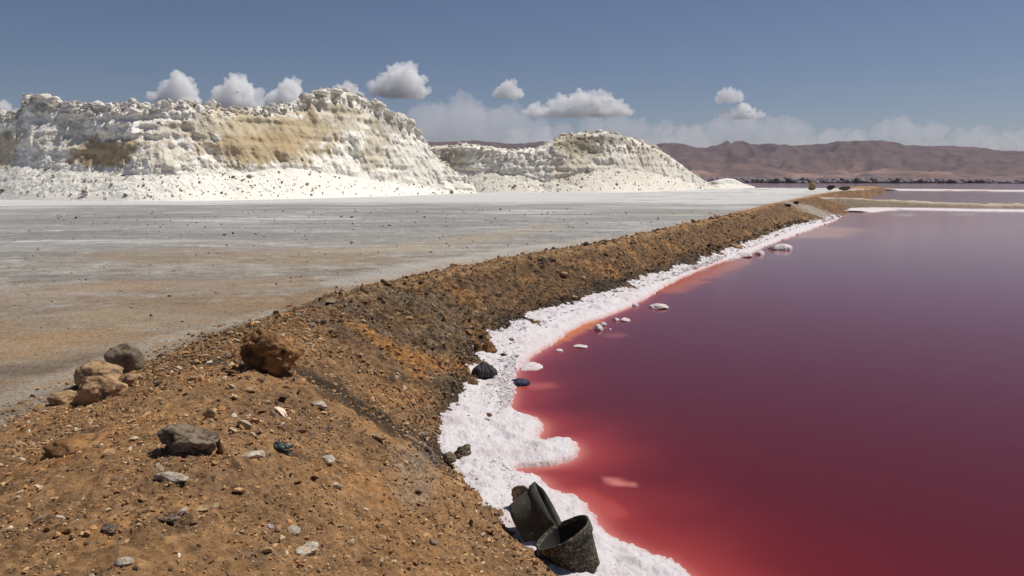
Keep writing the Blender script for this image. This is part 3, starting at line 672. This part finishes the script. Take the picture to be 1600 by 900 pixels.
# ------------------------------------------------------------------ white salt mounds
def mound(label, base, top, talus, setback, nu, nv, seed, blobs, depth_back=22, face_amp=1.0, ndir=None, talus_dir=0.9, white=(.90,.845,.745), upper=(.82,.765,.675)):
    """a cut heap: apron of loose salt, a steep eroded face, a broken top and a back slope"""
    base = np.array(base, float)
    bpx = np.linspace(base[0, 0], base[-1, 0], nu); bpy_ = np.interp(bpx, base[:, 0], base[:, 1])
    kk = np.ones(nu//7|1); kk /= kk.sum(); bpy_ = np.convolve(np.pad(bpy_, len(kk)//2, mode='edge'), kk, 'valid')
    bx = np.zeros(nu); by = np.zeros(nu)
    for i in range(nu): bx[i], by[i], _ = at(bpx[i], bpy_[i], PLAIN)
    if ndir is None:
        cx, cy = bx.mean(), by.mean(); ndir = (cx/math.hypot(cx, cy), cy/math.hypot(cx, cy))
    ta = np.array(talus, float); to = np.array(top, float)
    # heights of apron and top from the outline
    def hz_at(x, y, tab):
        z = np.full(x.shape, 5.0)
        for _ in range(3):
            px, _py = proj(x, y, z); py = np.interp(px, tab[:, 0], tab[:, 1])
            ru = (450-py)/F; dy = cp+ru*sp; dz = -sp+ru*cp; z = CAM_H+dz/dy*y
        return z
    s_t = setback*.42
    zt = hz_at(bx+ndir[0]*s_t, by+ndir[1]*s_t, ta); zt = np.maximum(zt, PLAIN+.05)
    st2 = np.clip((zt-PLAIN)/.62, .3, s_t)              # apron lies at its slope of rest
    zz_ = hz_at(bx+ndir[0]*setback, by+ndir[1]*setback, to); zz_ = np.maximum(zz_, zt*.98+.02)
    hgt = zz_-zt
    v = np.linspace(0, 1, nv)
    S = np.zeros((nv, nu)); Zm = np.zeros((nv, nu)); FA = np.zeros((nv, nu))
    kn = np.array([0, .26, .34, .66, .76, .88, 1.0])
    for i in range(nu):
        f_end = min(setback-.5, s_t+.55*hgt[i]+.3)
        ss_ = [-.5, st2[i]*.97+ (s_t-st2[i]), s_t+.15, f_end, setback, setback+depth_back*.5, setback+depth_back]
        ss_[1] = s_t; ss_[0] = s_t-st2[i]-.6
        zs_ = [PLAIN-.3, zt[i], zt[i]+hgt[i]*.06, zt[i]+hgt[i]*.84, zz_[i], lerp(PLAIN, zz_[i], .8), PLAIN-.4]
        S[:, i] = np.interp(v, kn, ss_); Zm[:, i] = np.interp(v, kn, zs_)
        FA[:, i] = np.interp(v, [.2, .30, .36, .76, .82, 1], [0, .5, 1, 1, .6, .2])
    # round the corners of the profile
    for _ in range(3): S[1:-1] = (S[:-2]+2*S[1:-1]+S[2:])/4; Zm[1:-1] = (Zm[:-2]+2*Zm[1:-1]+Zm[2:])/4
    Xm = bx[None]+ndir[0]*S; Ym = by[None]+ndir[1]*S
    # displacement
    px0, py0 = proj(Xm, Ym, Zm)
    rel = np.clip(hgt/3.0, 0, 1)[None]
    big = fbm3(Xm*.22, Ym*.22, Zm*.22, 3, seed); mid = fbm3(Xm*.8, Ym*.8, Zm*.6, 3, seed+3); fin = fbm3(Xm*2.4, Ym*2.4, Zm*2.0, 3, seed+5)
    flute = noise3(Xm*1.6+.6*mid, Ym*1.6, Zm*.35, seed+8)
    tal = 1-FA; soft = np.zeros(Xm.shape)
    for (qx, qy, rx, ry, strg, cl) in blobs:
        soft = np.maximum(soft, ss(-.1, .5, 1-np.hypot((px0-qx)/rx, (py0-qy)/ry)+.4*mid)*min(1, strg*1.1))
    calm = 1-.72*soft; mid = mid*calm; fin = fin*calm; flute = flute*(1-.3*soft)
    push = FA*face_amp*rel*(1.4*big+.42*mid-.40*np.abs(fin)+.30*flute+.14*np.abs(fbm3(Xm*5, Ym*5, Zm*4, 2, seed+7))) + tal*(.25*mid+.10*fin)*ss(.02, .12, v)[:, None]
    Xm = Xm-ndir[0]*push; Ym = Ym-ndir[1]*push
    lay = noise3(Xm*.12, Ym*.12, Zm*1.7+.6*mid, seed+40); push2 = FA*rel*.28*lay; Xm = Xm-ndir[0]*push2; Ym = Ym-ndir[1]*push2
    rz = (.40*mid+.30*fin)*ss(.6, .78, v)[:, None]*face_amp*rel*.9+ss(.03,.1,v)[:,None]*tal*(.20*big+.08*fin)
    strat = ss(.5, .8, v)[:, None]*rel*.35*np.abs(noise3(Xm*.7, Ym*.7, Zm*3, seed+12))
    Zm = Zm+rz+strat*.6
    # colour: loose white apron, greyer crust with tan stained hollows, grey shade painted in
    c = np.zeros(Xm.shape+(3,))+np.array(white)
    n1 = fbm3(Xm*.5, Ym*.5, Zm*.9, 4, seed+20); n2 = fbm3(Xm*2, Ym*2, Zm*2, 3, seed+24)
    c = mixc(c, upper, FA*ss(-.35, .25, n1)*.85)
    c = mixc(c, (.46, .40, .31), FA*ss(.15, .42, n2)*.5)
    c = mixc(c, (.93, .90, .84), FA*ss(.1, .4, -n2)*.8)
    c = mixc(c, (.50, .43, .33), FA*ss(.25, .5, noise3(Xm*1.3, Ym*1.3, Zm*3.2, seed+44))*ss(-.2, .4, lay)*.75)
    for (qx, qy, rx, ry, strg, cl) in blobs:
        k = 1-np.hypot((px0-qx)/rx, (py0-qy)/ry)+.55*n1+.30*n2
        c = mixc(c, cl, ss(-.05, .35, k)*strg)
    c = mixc(c, (.42, .36, .28), tal*ss(.42, .55, n2)*.5)
    fc = grid_faces(nv, nu)
    o = mesh_obj('salt_mound', np.stack([Xm, Ym, Zm], -1).reshape(-1, 3), fc, M_mound, col=c.reshape(-1, 3))
    tag(o, label, 'salt mound')
    return o, Xm, Ym, Zm, v
ST = (.45, .32, .17); ST2 = (.52, .43, .28); SHADE_GY = (.27, .235, .18)  # last tone paints the shade under crest overhangs and in hollows
base1 = [(-260,310),(-100,311),(60,313),(250,315),(450,311),(560,308),(640,306),(700,303.5),(760,301.5)]
top1 = [(-260,170),(-120,172),(-20,176),(22,178),(32,176),(38,151),(62,147),(82,153),(100,161),(125,164),(145,165),(160,167),(180,163),(205,158),(230,164),(258,159),(300,161),(335,168),(380,167),(430,166),(455,161),(470,152),(490,143),(512,138),(535,141),(560,149),(582,158),(600,170),(622,180),(640,190),(655,208),(668,232),(685,250),(705,268),(725,284),(745,297),(765,302)]
tal1 = [(-260,255),(0,258),(30,254),(60,262),(130,268),(180,271),(250,274),(330,272),(400,268),(450,262),(520,272),(580,281),(640,288),(700,298),(745,301)]
blobs1 = [(160,238,62,30,.9,ST),(8,236,22,32,.8,ST2),(430,215,115,48,.85,ST2),(470,205,60,30,.5,ST),(300,200,55,20,.55,ST2),(585,235,22,45,.6,ST2),(600,195,30,22,.6,SHADE_GY),(540,172,34,12,.6,SHADE_GY),(480,165,30,9,.5,SHADE_GY),(400,232,90,26,.6,ST),(345,190,60,30,.6,ST2),(240,240,60,30,.35,ST2),(90,215,60,30,.4,(.6,.55,.45)),(520,190,60,30,.6,ST2),(75,168,26,9,.6,SHADE_GY),(650,250,70,40,.35,(.5,.47,.41))]
m1, MX, MY, MZ, mv = mound('long white salt mound with a tan stained eroded face, largest heap on the left', base1, top1, tal1, 11, 820, 210, 21, blobs1)
base2 = [(655,299),(760,301),(860,301.5),(960,301),(1040,299),(1090,296.5),(1130,294)]
top2 = [(655,230),(700,228),(730,225),(765,230),(800,234),(835,233),(856,224),(880,210),(915,206),(950,204.5),(975,212),(1000,221),(1025,231),(1045,244),(1065,260),(1085,275),(1105,287),(1130,293)]
tal2 = [(655,262),(760,268),(820,275),(850,285),(900,272),(960,262),(1020,270),(1060,280),(1090,290),(1130,294)]
blobs2 = [(905,230,42,26,.85,ST2),(900,225,22,22,.6,SHADE_GY),(960,215,30,12,.6,SHADE_GY),(700,245,34,20,.7,ST2),(695,252,14,16,.6,SHADE_GY),(890,260,40,28,.45,ST2),(1010,240,40,20,.4,ST2),(980,265,80,25,.5,(.62,.56,.46))]
m2, NX, NY, NZ, nv_ = mound('second, more distant white salt mound, peaked and sloping down to the right', base2, top2, tal2, 17, 520, 150, 33, blobs2, depth_back=26, white=(.80,.74,.64))
base3 = [(1085,293.3),(1120,293.8),(1150,293.6),(1180,292.6)]
top3 = [(1085,290),(1105,285),(1120,281),(1135,279),(1148,280),(1160,286),(1180,292)]
tal3 = [(1085,292),(1110,289),(1140,287),(1180,292.4)]
mound('low white salt heap beside the foot of the second mound', base3, top3, tal3, 9, 160, 60, 45, [], depth_back=12, face_amp=.5)
base4 = [(-420,305),(-200,305),(-60,305),(60,305)]
top4 = [(-420,180),(-100,172),(0,174),(14,176),(60,180)]

# rubble on the aprons, and loose blocks on the crest: parts of their mounds
def rubble(parent, XM, YM, ZM, v0, v1, n, szr, cols, seed):
    g = np.random.default_rng(seed); nv__, nu__ = XM.shape
    i = (g.uniform(v0, v1, n)*(nv__-1)).astype(int); j = g.integers(5, nu__-5, n)
    x, y, z = XM[i, j], YM[i, j], ZM[i, j]; s = g.uniform(*szr, n)*np.exp(g.normal(0, .35, n))
    cc = np.array(cols)[g.integers(0, len(cols), n)]*g.uniform(.8, 1.15, (n, 1))
    o = pebbles('rubble', x, y, s, cc, flat=.8, mt=M_rock, zs=z, parent=parent); o['kind'] = 'stuff'
rubble(m1, MX, MY, MZ, .04, .27, 700, (.08, .26), [(.34,.28,.21),(.22,.18,.14),(.55,.49,.40)], 3)
rubble(m1, MX, MY, MZ, .66, .80, 900, (.2, .7), [(.66,.62,.56),(.5,.45,.38),(.74,.7,.64)], 4)
rubble(m2, NX, NY, NZ, .04, .30, 400, (.12, .32), [(.34,.28,.21),(.26,.21,.16),(.55,.49,.40)], 5)
rubble(m2, NX, NY, NZ, .5, .80, 400, (.2, .6), [(.72,.66,.56),(.5,.44,.36)], 6)
CHALK = ((.80, .75, .66), (.66, .60, .50), (.36, .31, .24))
def block(parent, XM, YM, ZM, px, size, seed, cols=CHALK, v=.74, dz=-.05):
    i = int(v*(XM.shape[0]-1)); pj, _ = proj(XM[i], YM[i], ZM[i]); j = int(np.argmin(np.abs(pj-px)))
    vv, f = rock_data(seed, size, 3, 8, .16)
    o = mesh_obj('salt_block', vv, f, M_rock, parent, col=rock_colour(vv, *cols, seed)); o.location = (XM[i, j], YM[i, j], ZM[i, j]+dz)
for k, (px, sz) in enumerate([(48,(1.4,1.2,.7)),(66,(2.4,1.6,.9)),(82,(1.8,1.4,1.0)),(155,(1.6,1.2,.7)),(168,(1.1,1,.6)),(203,(1.0,.8,.9)),(228,(1.3,1,.8)),(256,(1.2,1,.9)),(480,(2.0,1.4,.8)),(500,(2.4,1.5,.8)),(520,(2.6,1.6,.9)),(545,(2.4,1.5,1.0)),(566,(2.0,1.5,1.1)),(588,(2.4,1.6,1.2)),(606,(2.0,1.5,1.2)),(624,(2.2,1.6,1.4)),(640,(1.8,1.5,1.5)),(652,(1.6,1.3,1.3))]):
    block(m1, MX, MY, MZ, px, sz, 800+k)
for k, (px, sz) in enumerate([(880,(2.0,1.5,.9)),(935,(1.8,1.4,.9)),(962,(1.5,1.2,.9)),(1000,(1.7,1.5,1.0)),(1022,(1.8,1.5,1.1))]):
    block(m2, NX, NY, NZ, px, sz, 840+k)

# ------------------------------------------------------------------ mountains
ridge_px = [(-1200,236),(-400,225),(0,224),(400,222),(600,226),(670,226),(740,222),(800,228),(850,226),(950,240),(1035,232),(1095,231),(1150,226.5),(1175,230),(1210,229),(1290,226),(1372,223.5),(1410,228),(1440,231),(1480,231.5),(1510,233),(1560,239),(1600,242),(1700,250),(1900,256),(2300,262),(3200,266)]
rp = np.array(ridge_px, float)
ma = np.linspace(-56, 56, 800)*math.pi/180; mr_ = np.linspace(4300, 9200, 130)
A, D = np.meshgrid(ma, mr_)
RX, RY = np.sin(A)*D, np.cos(A)*D
ridge_r = 7000+300*np.sin(A*7)
apx = 800+F*np.tan(ma)
ru = (282-np.interp(apx, rp[:, 0], rp[:, 1]))/F
Hr = ru*np.cos(ma)*7000+3
k = D/ridge_r[0][None]
prof = np.where(D < ridge_r, ss(4500, 7000, D)**1.5*.60+.40*ss(5900, 7000, D)**1.2, 1-ss(7000, 9100, D))
wx = A*7000+220*fbm2(RX*.0009, RY*.0009, 3, 603); wd = D+250*fbm2(RX*.001, RY*.001, 3, 605)
rg = 1-np.abs(fbm2(wx*.0016, wd*.0008, 3, 601, .5))*3.2
rg2 = 1-np.abs(fbm2(wx*.0048, wd*.0016, 3, 611, .55))*2.6
win = ss(4800, 6000, D)*(1-.95*np.exp(-((D-ridge_r)/420)**2))
MZ_ = Hr[None]*prof+(rg-.4)*46*win*(.3+Hr[None]/260)+(rg2-.4)*34*ss(4900, 6200, D)*(1-.7*np.exp(-((D-ridge_r)/260)**2)) + 4*fbm2(RX*.006, RY*.006, 3, 621)*ss(6500,7000,D)
MZ_ = np.where(D > 4500, np.maximum(MZ_, .4), -2)
MZ_ = MZ_*ss(4300, 4700, D)
low = fbm2(RX*.0024, RY*.0014, 3, 631)
MZ_ += ss(.05, .4, low)*34*ss(4600, 4900, D)*(1-ss(5200, 5700, D))
c = np.zeros(A.shape+(3,))+np.array((.135, .082, .075))
c = mixc(c, (.19, .115, .095), ss(-.2, .4, fbm2(RX*.002, RY*.002, 4, 641))*.8)
c = mixc(c, (.085, .055, .06), ss(.35, .9, MZ_/np.maximum(Hr[None], 60))*.6)
c = mixc(c, (.36, .22, .17), ss(.0, .35, low)*ss(4600, 4900, D)*(1-ss(5400, 6000, D))*.8)
c = mixc(c, (.24, .15, .13), (1-ss(4400, 5200, D))*.7)
mo = mesh_obj('mountains', np.stack([RX, RY, MZ_], -1).reshape(-1, 3), grid_faces(len(mr_), len(ma))[:, ::-1], M_mount, col=c.reshape(-1, 3)); tag(mo, kind='structure')

# ------------------------------------------------------------------ far line of scrub
V_ = []; F_ = []; v0, f0 = ico(2); off = 0
for i in range(3200):
    a = R(rng.uniform(9, 40)); d = rng.uniform(935, 1250); s = rng.uniform(2, 6); h = rng.uniform(1.2, 4.6)*(1-.4*ss(24, 33, np.degrees(a)))
    q = v0*(1+.35*rng.normal(size=(len(v0), 1)).clip(-1.2, 1.2))*np.array([s, s, h])
    V_.append(q+np.array([math.sin(a)*d, math.cos(a)*d, h*.3])); F_.append(f0+off); off += len(v0)
o = mesh_obj('scrub', np.concatenate(V_), np.concatenate(F_), M_scrub, smooth=True); tag(o, 'dark line of low trees and scrub beyond the ponds', 'scrub', kind='stuff')

# ------------------------------------------------------------------ clouds
def cloud_mat(name, colr, dens):
    m, t, b = mat(name); t.nodes.remove(b)
    v_ = N(t, 'ShaderNodeVolumeScatter'); v_.inputs['Color'].default_value = (*colr, 1); v_.inputs['Density'].default_value = dens; v_.inputs['Anisotropy'].default_value = .1
    t.links.new(v_.outputs[0], t.nodes['Material Output'].inputs['Volume']); return m
scene.cycles.volume_bounces = 10; scene.cycles.max_bounces = 14
M_c1 = cloud_mat('cumulus', (1, .985, .96), .0085); M_c2 = cloud_mat('thin_cloud', (.97, .89, .92), .0010)
CD = 14000
def cloud(x0, y0, x1, y1, seed, label, mt, lumps=9, d=CD, deep=1.0, amp=1.0):
    """cumulus: overlapping puffs melted into one skin, flat below and heaped above, then made woolly"""
    g = np.random.default_rng(seed); cx, cy_, cz = at((x0+x1)/2, y1, d=d); wx = (x1-x0)/F*d; hz_ = (y1-y0)/F*d
    V_ = []; F_ = []; off = 0; v0, f0 = ico(3)
    pc = []
    for i in range(lumps):
        u = -1+2*(i+.5)/lumps+g.uniform(-.12, .12); env = max(0.15, 1-abs(u)**2.2)*g.uniform(.55, 1.0)
        if i == lumps//2: env = 1.0
        r_ = hz_*g.uniform(.20, .30)*(.6+.5*env); pc.append((u*(wx/2-r_), g.uniform(-.4, .4)*hz_*deep, hz_*.22+max(0, env*hz_*.94-r_-hz_*.22), r_))
        pc.append((u*(wx/2-r_)*.95, g.uniform(-.3, .3)*hz_*deep, hz_*.30+.35*env*hz_, r_*1.15))
    for (a, b_, c_, rr_) in pc:
        V_.append(v0*rr_+np.array([a, b_, c_])); F_.append(f0+off); off += len(v0)
    V_.append(v0*np.array([wx*.46, hz_*.55*deep, hz_*.20])+np.array([0, 0, hz_*.24])); F_.append(f0+off)
    tmp = mesh_obj('puffs', np.concatenate(V_), np.concatenate(F_))
    md = tmp.modifiers.new('r', 'REMESH'); md.mode = 'VOXEL'; md.voxel_size = hz_/26
    ev = tmp.evaluated_get(bpy.context.evaluated_depsgraph_get()); me = ev.to_mesh()
    v = np.empty(len(me.vertices)*3); me.vertices.foreach_get('co', v); v = v.reshape(-1, 3); nr = np.empty(len(me.vertices)*3); me.vertices.foreach_get('normal', nr); nr = nr.reshape(-1, 3)
    me.calc_loop_triangles(); f = np.empty(len(me.loop_triangles)*3, np.int32); me.loop_triangles.foreach_get('vertices', f); f = f.reshape(-1, 3).copy()
    ev.to_mesh_clear(); bpy.data.objects.remove(tmp)
    q = v/hz_
    nz = np.abs(fbm3(q[:, 0]*3.2+seed, q[:, 1]*3.2, q[:, 2]*3.2, 4, seed, .6))
    v = v+nr*((nz-.12)*amp*hz_*.50*ss(.1, .35, q[:, 2]))[:, None]+nr*(.10*amp*hz_*fbm3(q[:, 0]*9, q[:, 1]*9, q[:, 2]*9, 3, seed+3, .7))[:, None]
    o = mesh_obj('cloud', v, f, mt); o.location = (cx, cy_, cz); o.rotation_euler = (0, 0, -math.atan2(cx, cy_))
    tag(o, label, 'cloud'); return o
for i, (x0, y0, x1, y1, lb) in enumerate([
    (243,118,316,170,'leftmost of three puffy clouds just above the long white mound'), (326,119,410,172,'middle of three puffy clouds above the long white mound'),
    (418,124,488,172,'right of three puffy clouds above the long white mound'), (515,127,568,155,'small cloud peeking out behind the peak of the long mound'),
    (574,104,676,152,'largest and brightest cumulus cloud, right above the end of the long mound'), (768,127,820,152,'small bright cloud alone right of the largest cumulus'),
    (805,145,998,182,'wide double humped cloud above the second mound'), (911,138,960,155,'small cloud floating over the wide double humped cloud'),
    (1116,138,1163,158,'small triangular cloud high at the right'), (1122,162,1195,184,'flat cloud just under the small triangular cloud'), (-40,158,35,182,'grey cloud cut off by the left edge of the picture')]):
    cloud(x0, y0, x1, y1+4, 900+i, lb, M_c1, lumps=6 if x1-x0 < 110 else 10)
for i, (x0, y0, x1, y1, lb) in enumerate([
    (590,146,860,240,'broad dim grey cloud bank behind the right slope of the long mound'), (770,176,1130,246,'wide dim cloud bank low behind the second mound'),
    (1000,174,1330,246,'dim cloud bank low above the left end of the mountains'), (1240,184,1570,248,'dim thin cloud bank above the middle of the mountains'), (1450,200,1800,250,'faint cloud bank at the right edge above the mountains')]):
    cloud(x0, y0, x1, y1, 950+i, lb, M_c2, lumps=14, d=17000+250*i, amp=.6, deep=.5)

# ------------------------------------------------------------------ haze
hm = bpy.data.materials.new('haze'); hm.use_nodes = True; t = hm.node_tree; t.nodes.remove(t.nodes['Principled BSDF'])
pv = N(t, 'ShaderNodeVolumePrincipled'); pv.inputs['Color'].default_value = (.80, .80, .92, 1); pv.inputs['Density'].default_value = 3.0e-5; pv.inputs['Anisotropy'].default_value = .3
t.links.new(pv.outputs[0], t.nodes['Material Output'].inputs['Volume'])
hx, hy0, hy1, z0, z1 = 11600, -11600, 11600, -3.0, 420.0
v = [(sx*hx, y_, z_) for z_ in (z0, z1) for (sx, y_) in ((-1, hy0), (1, hy0), (1, hy1), (-1, hy1))]
o = mesh_obj('haze', v, [(0,3,2,1),(4,5,6,7),(0,1,5,4),(1,2,6,5),(2,3,7,6),(3,0,4,7)], hm, smooth=False); tag(o, kind='stuff')
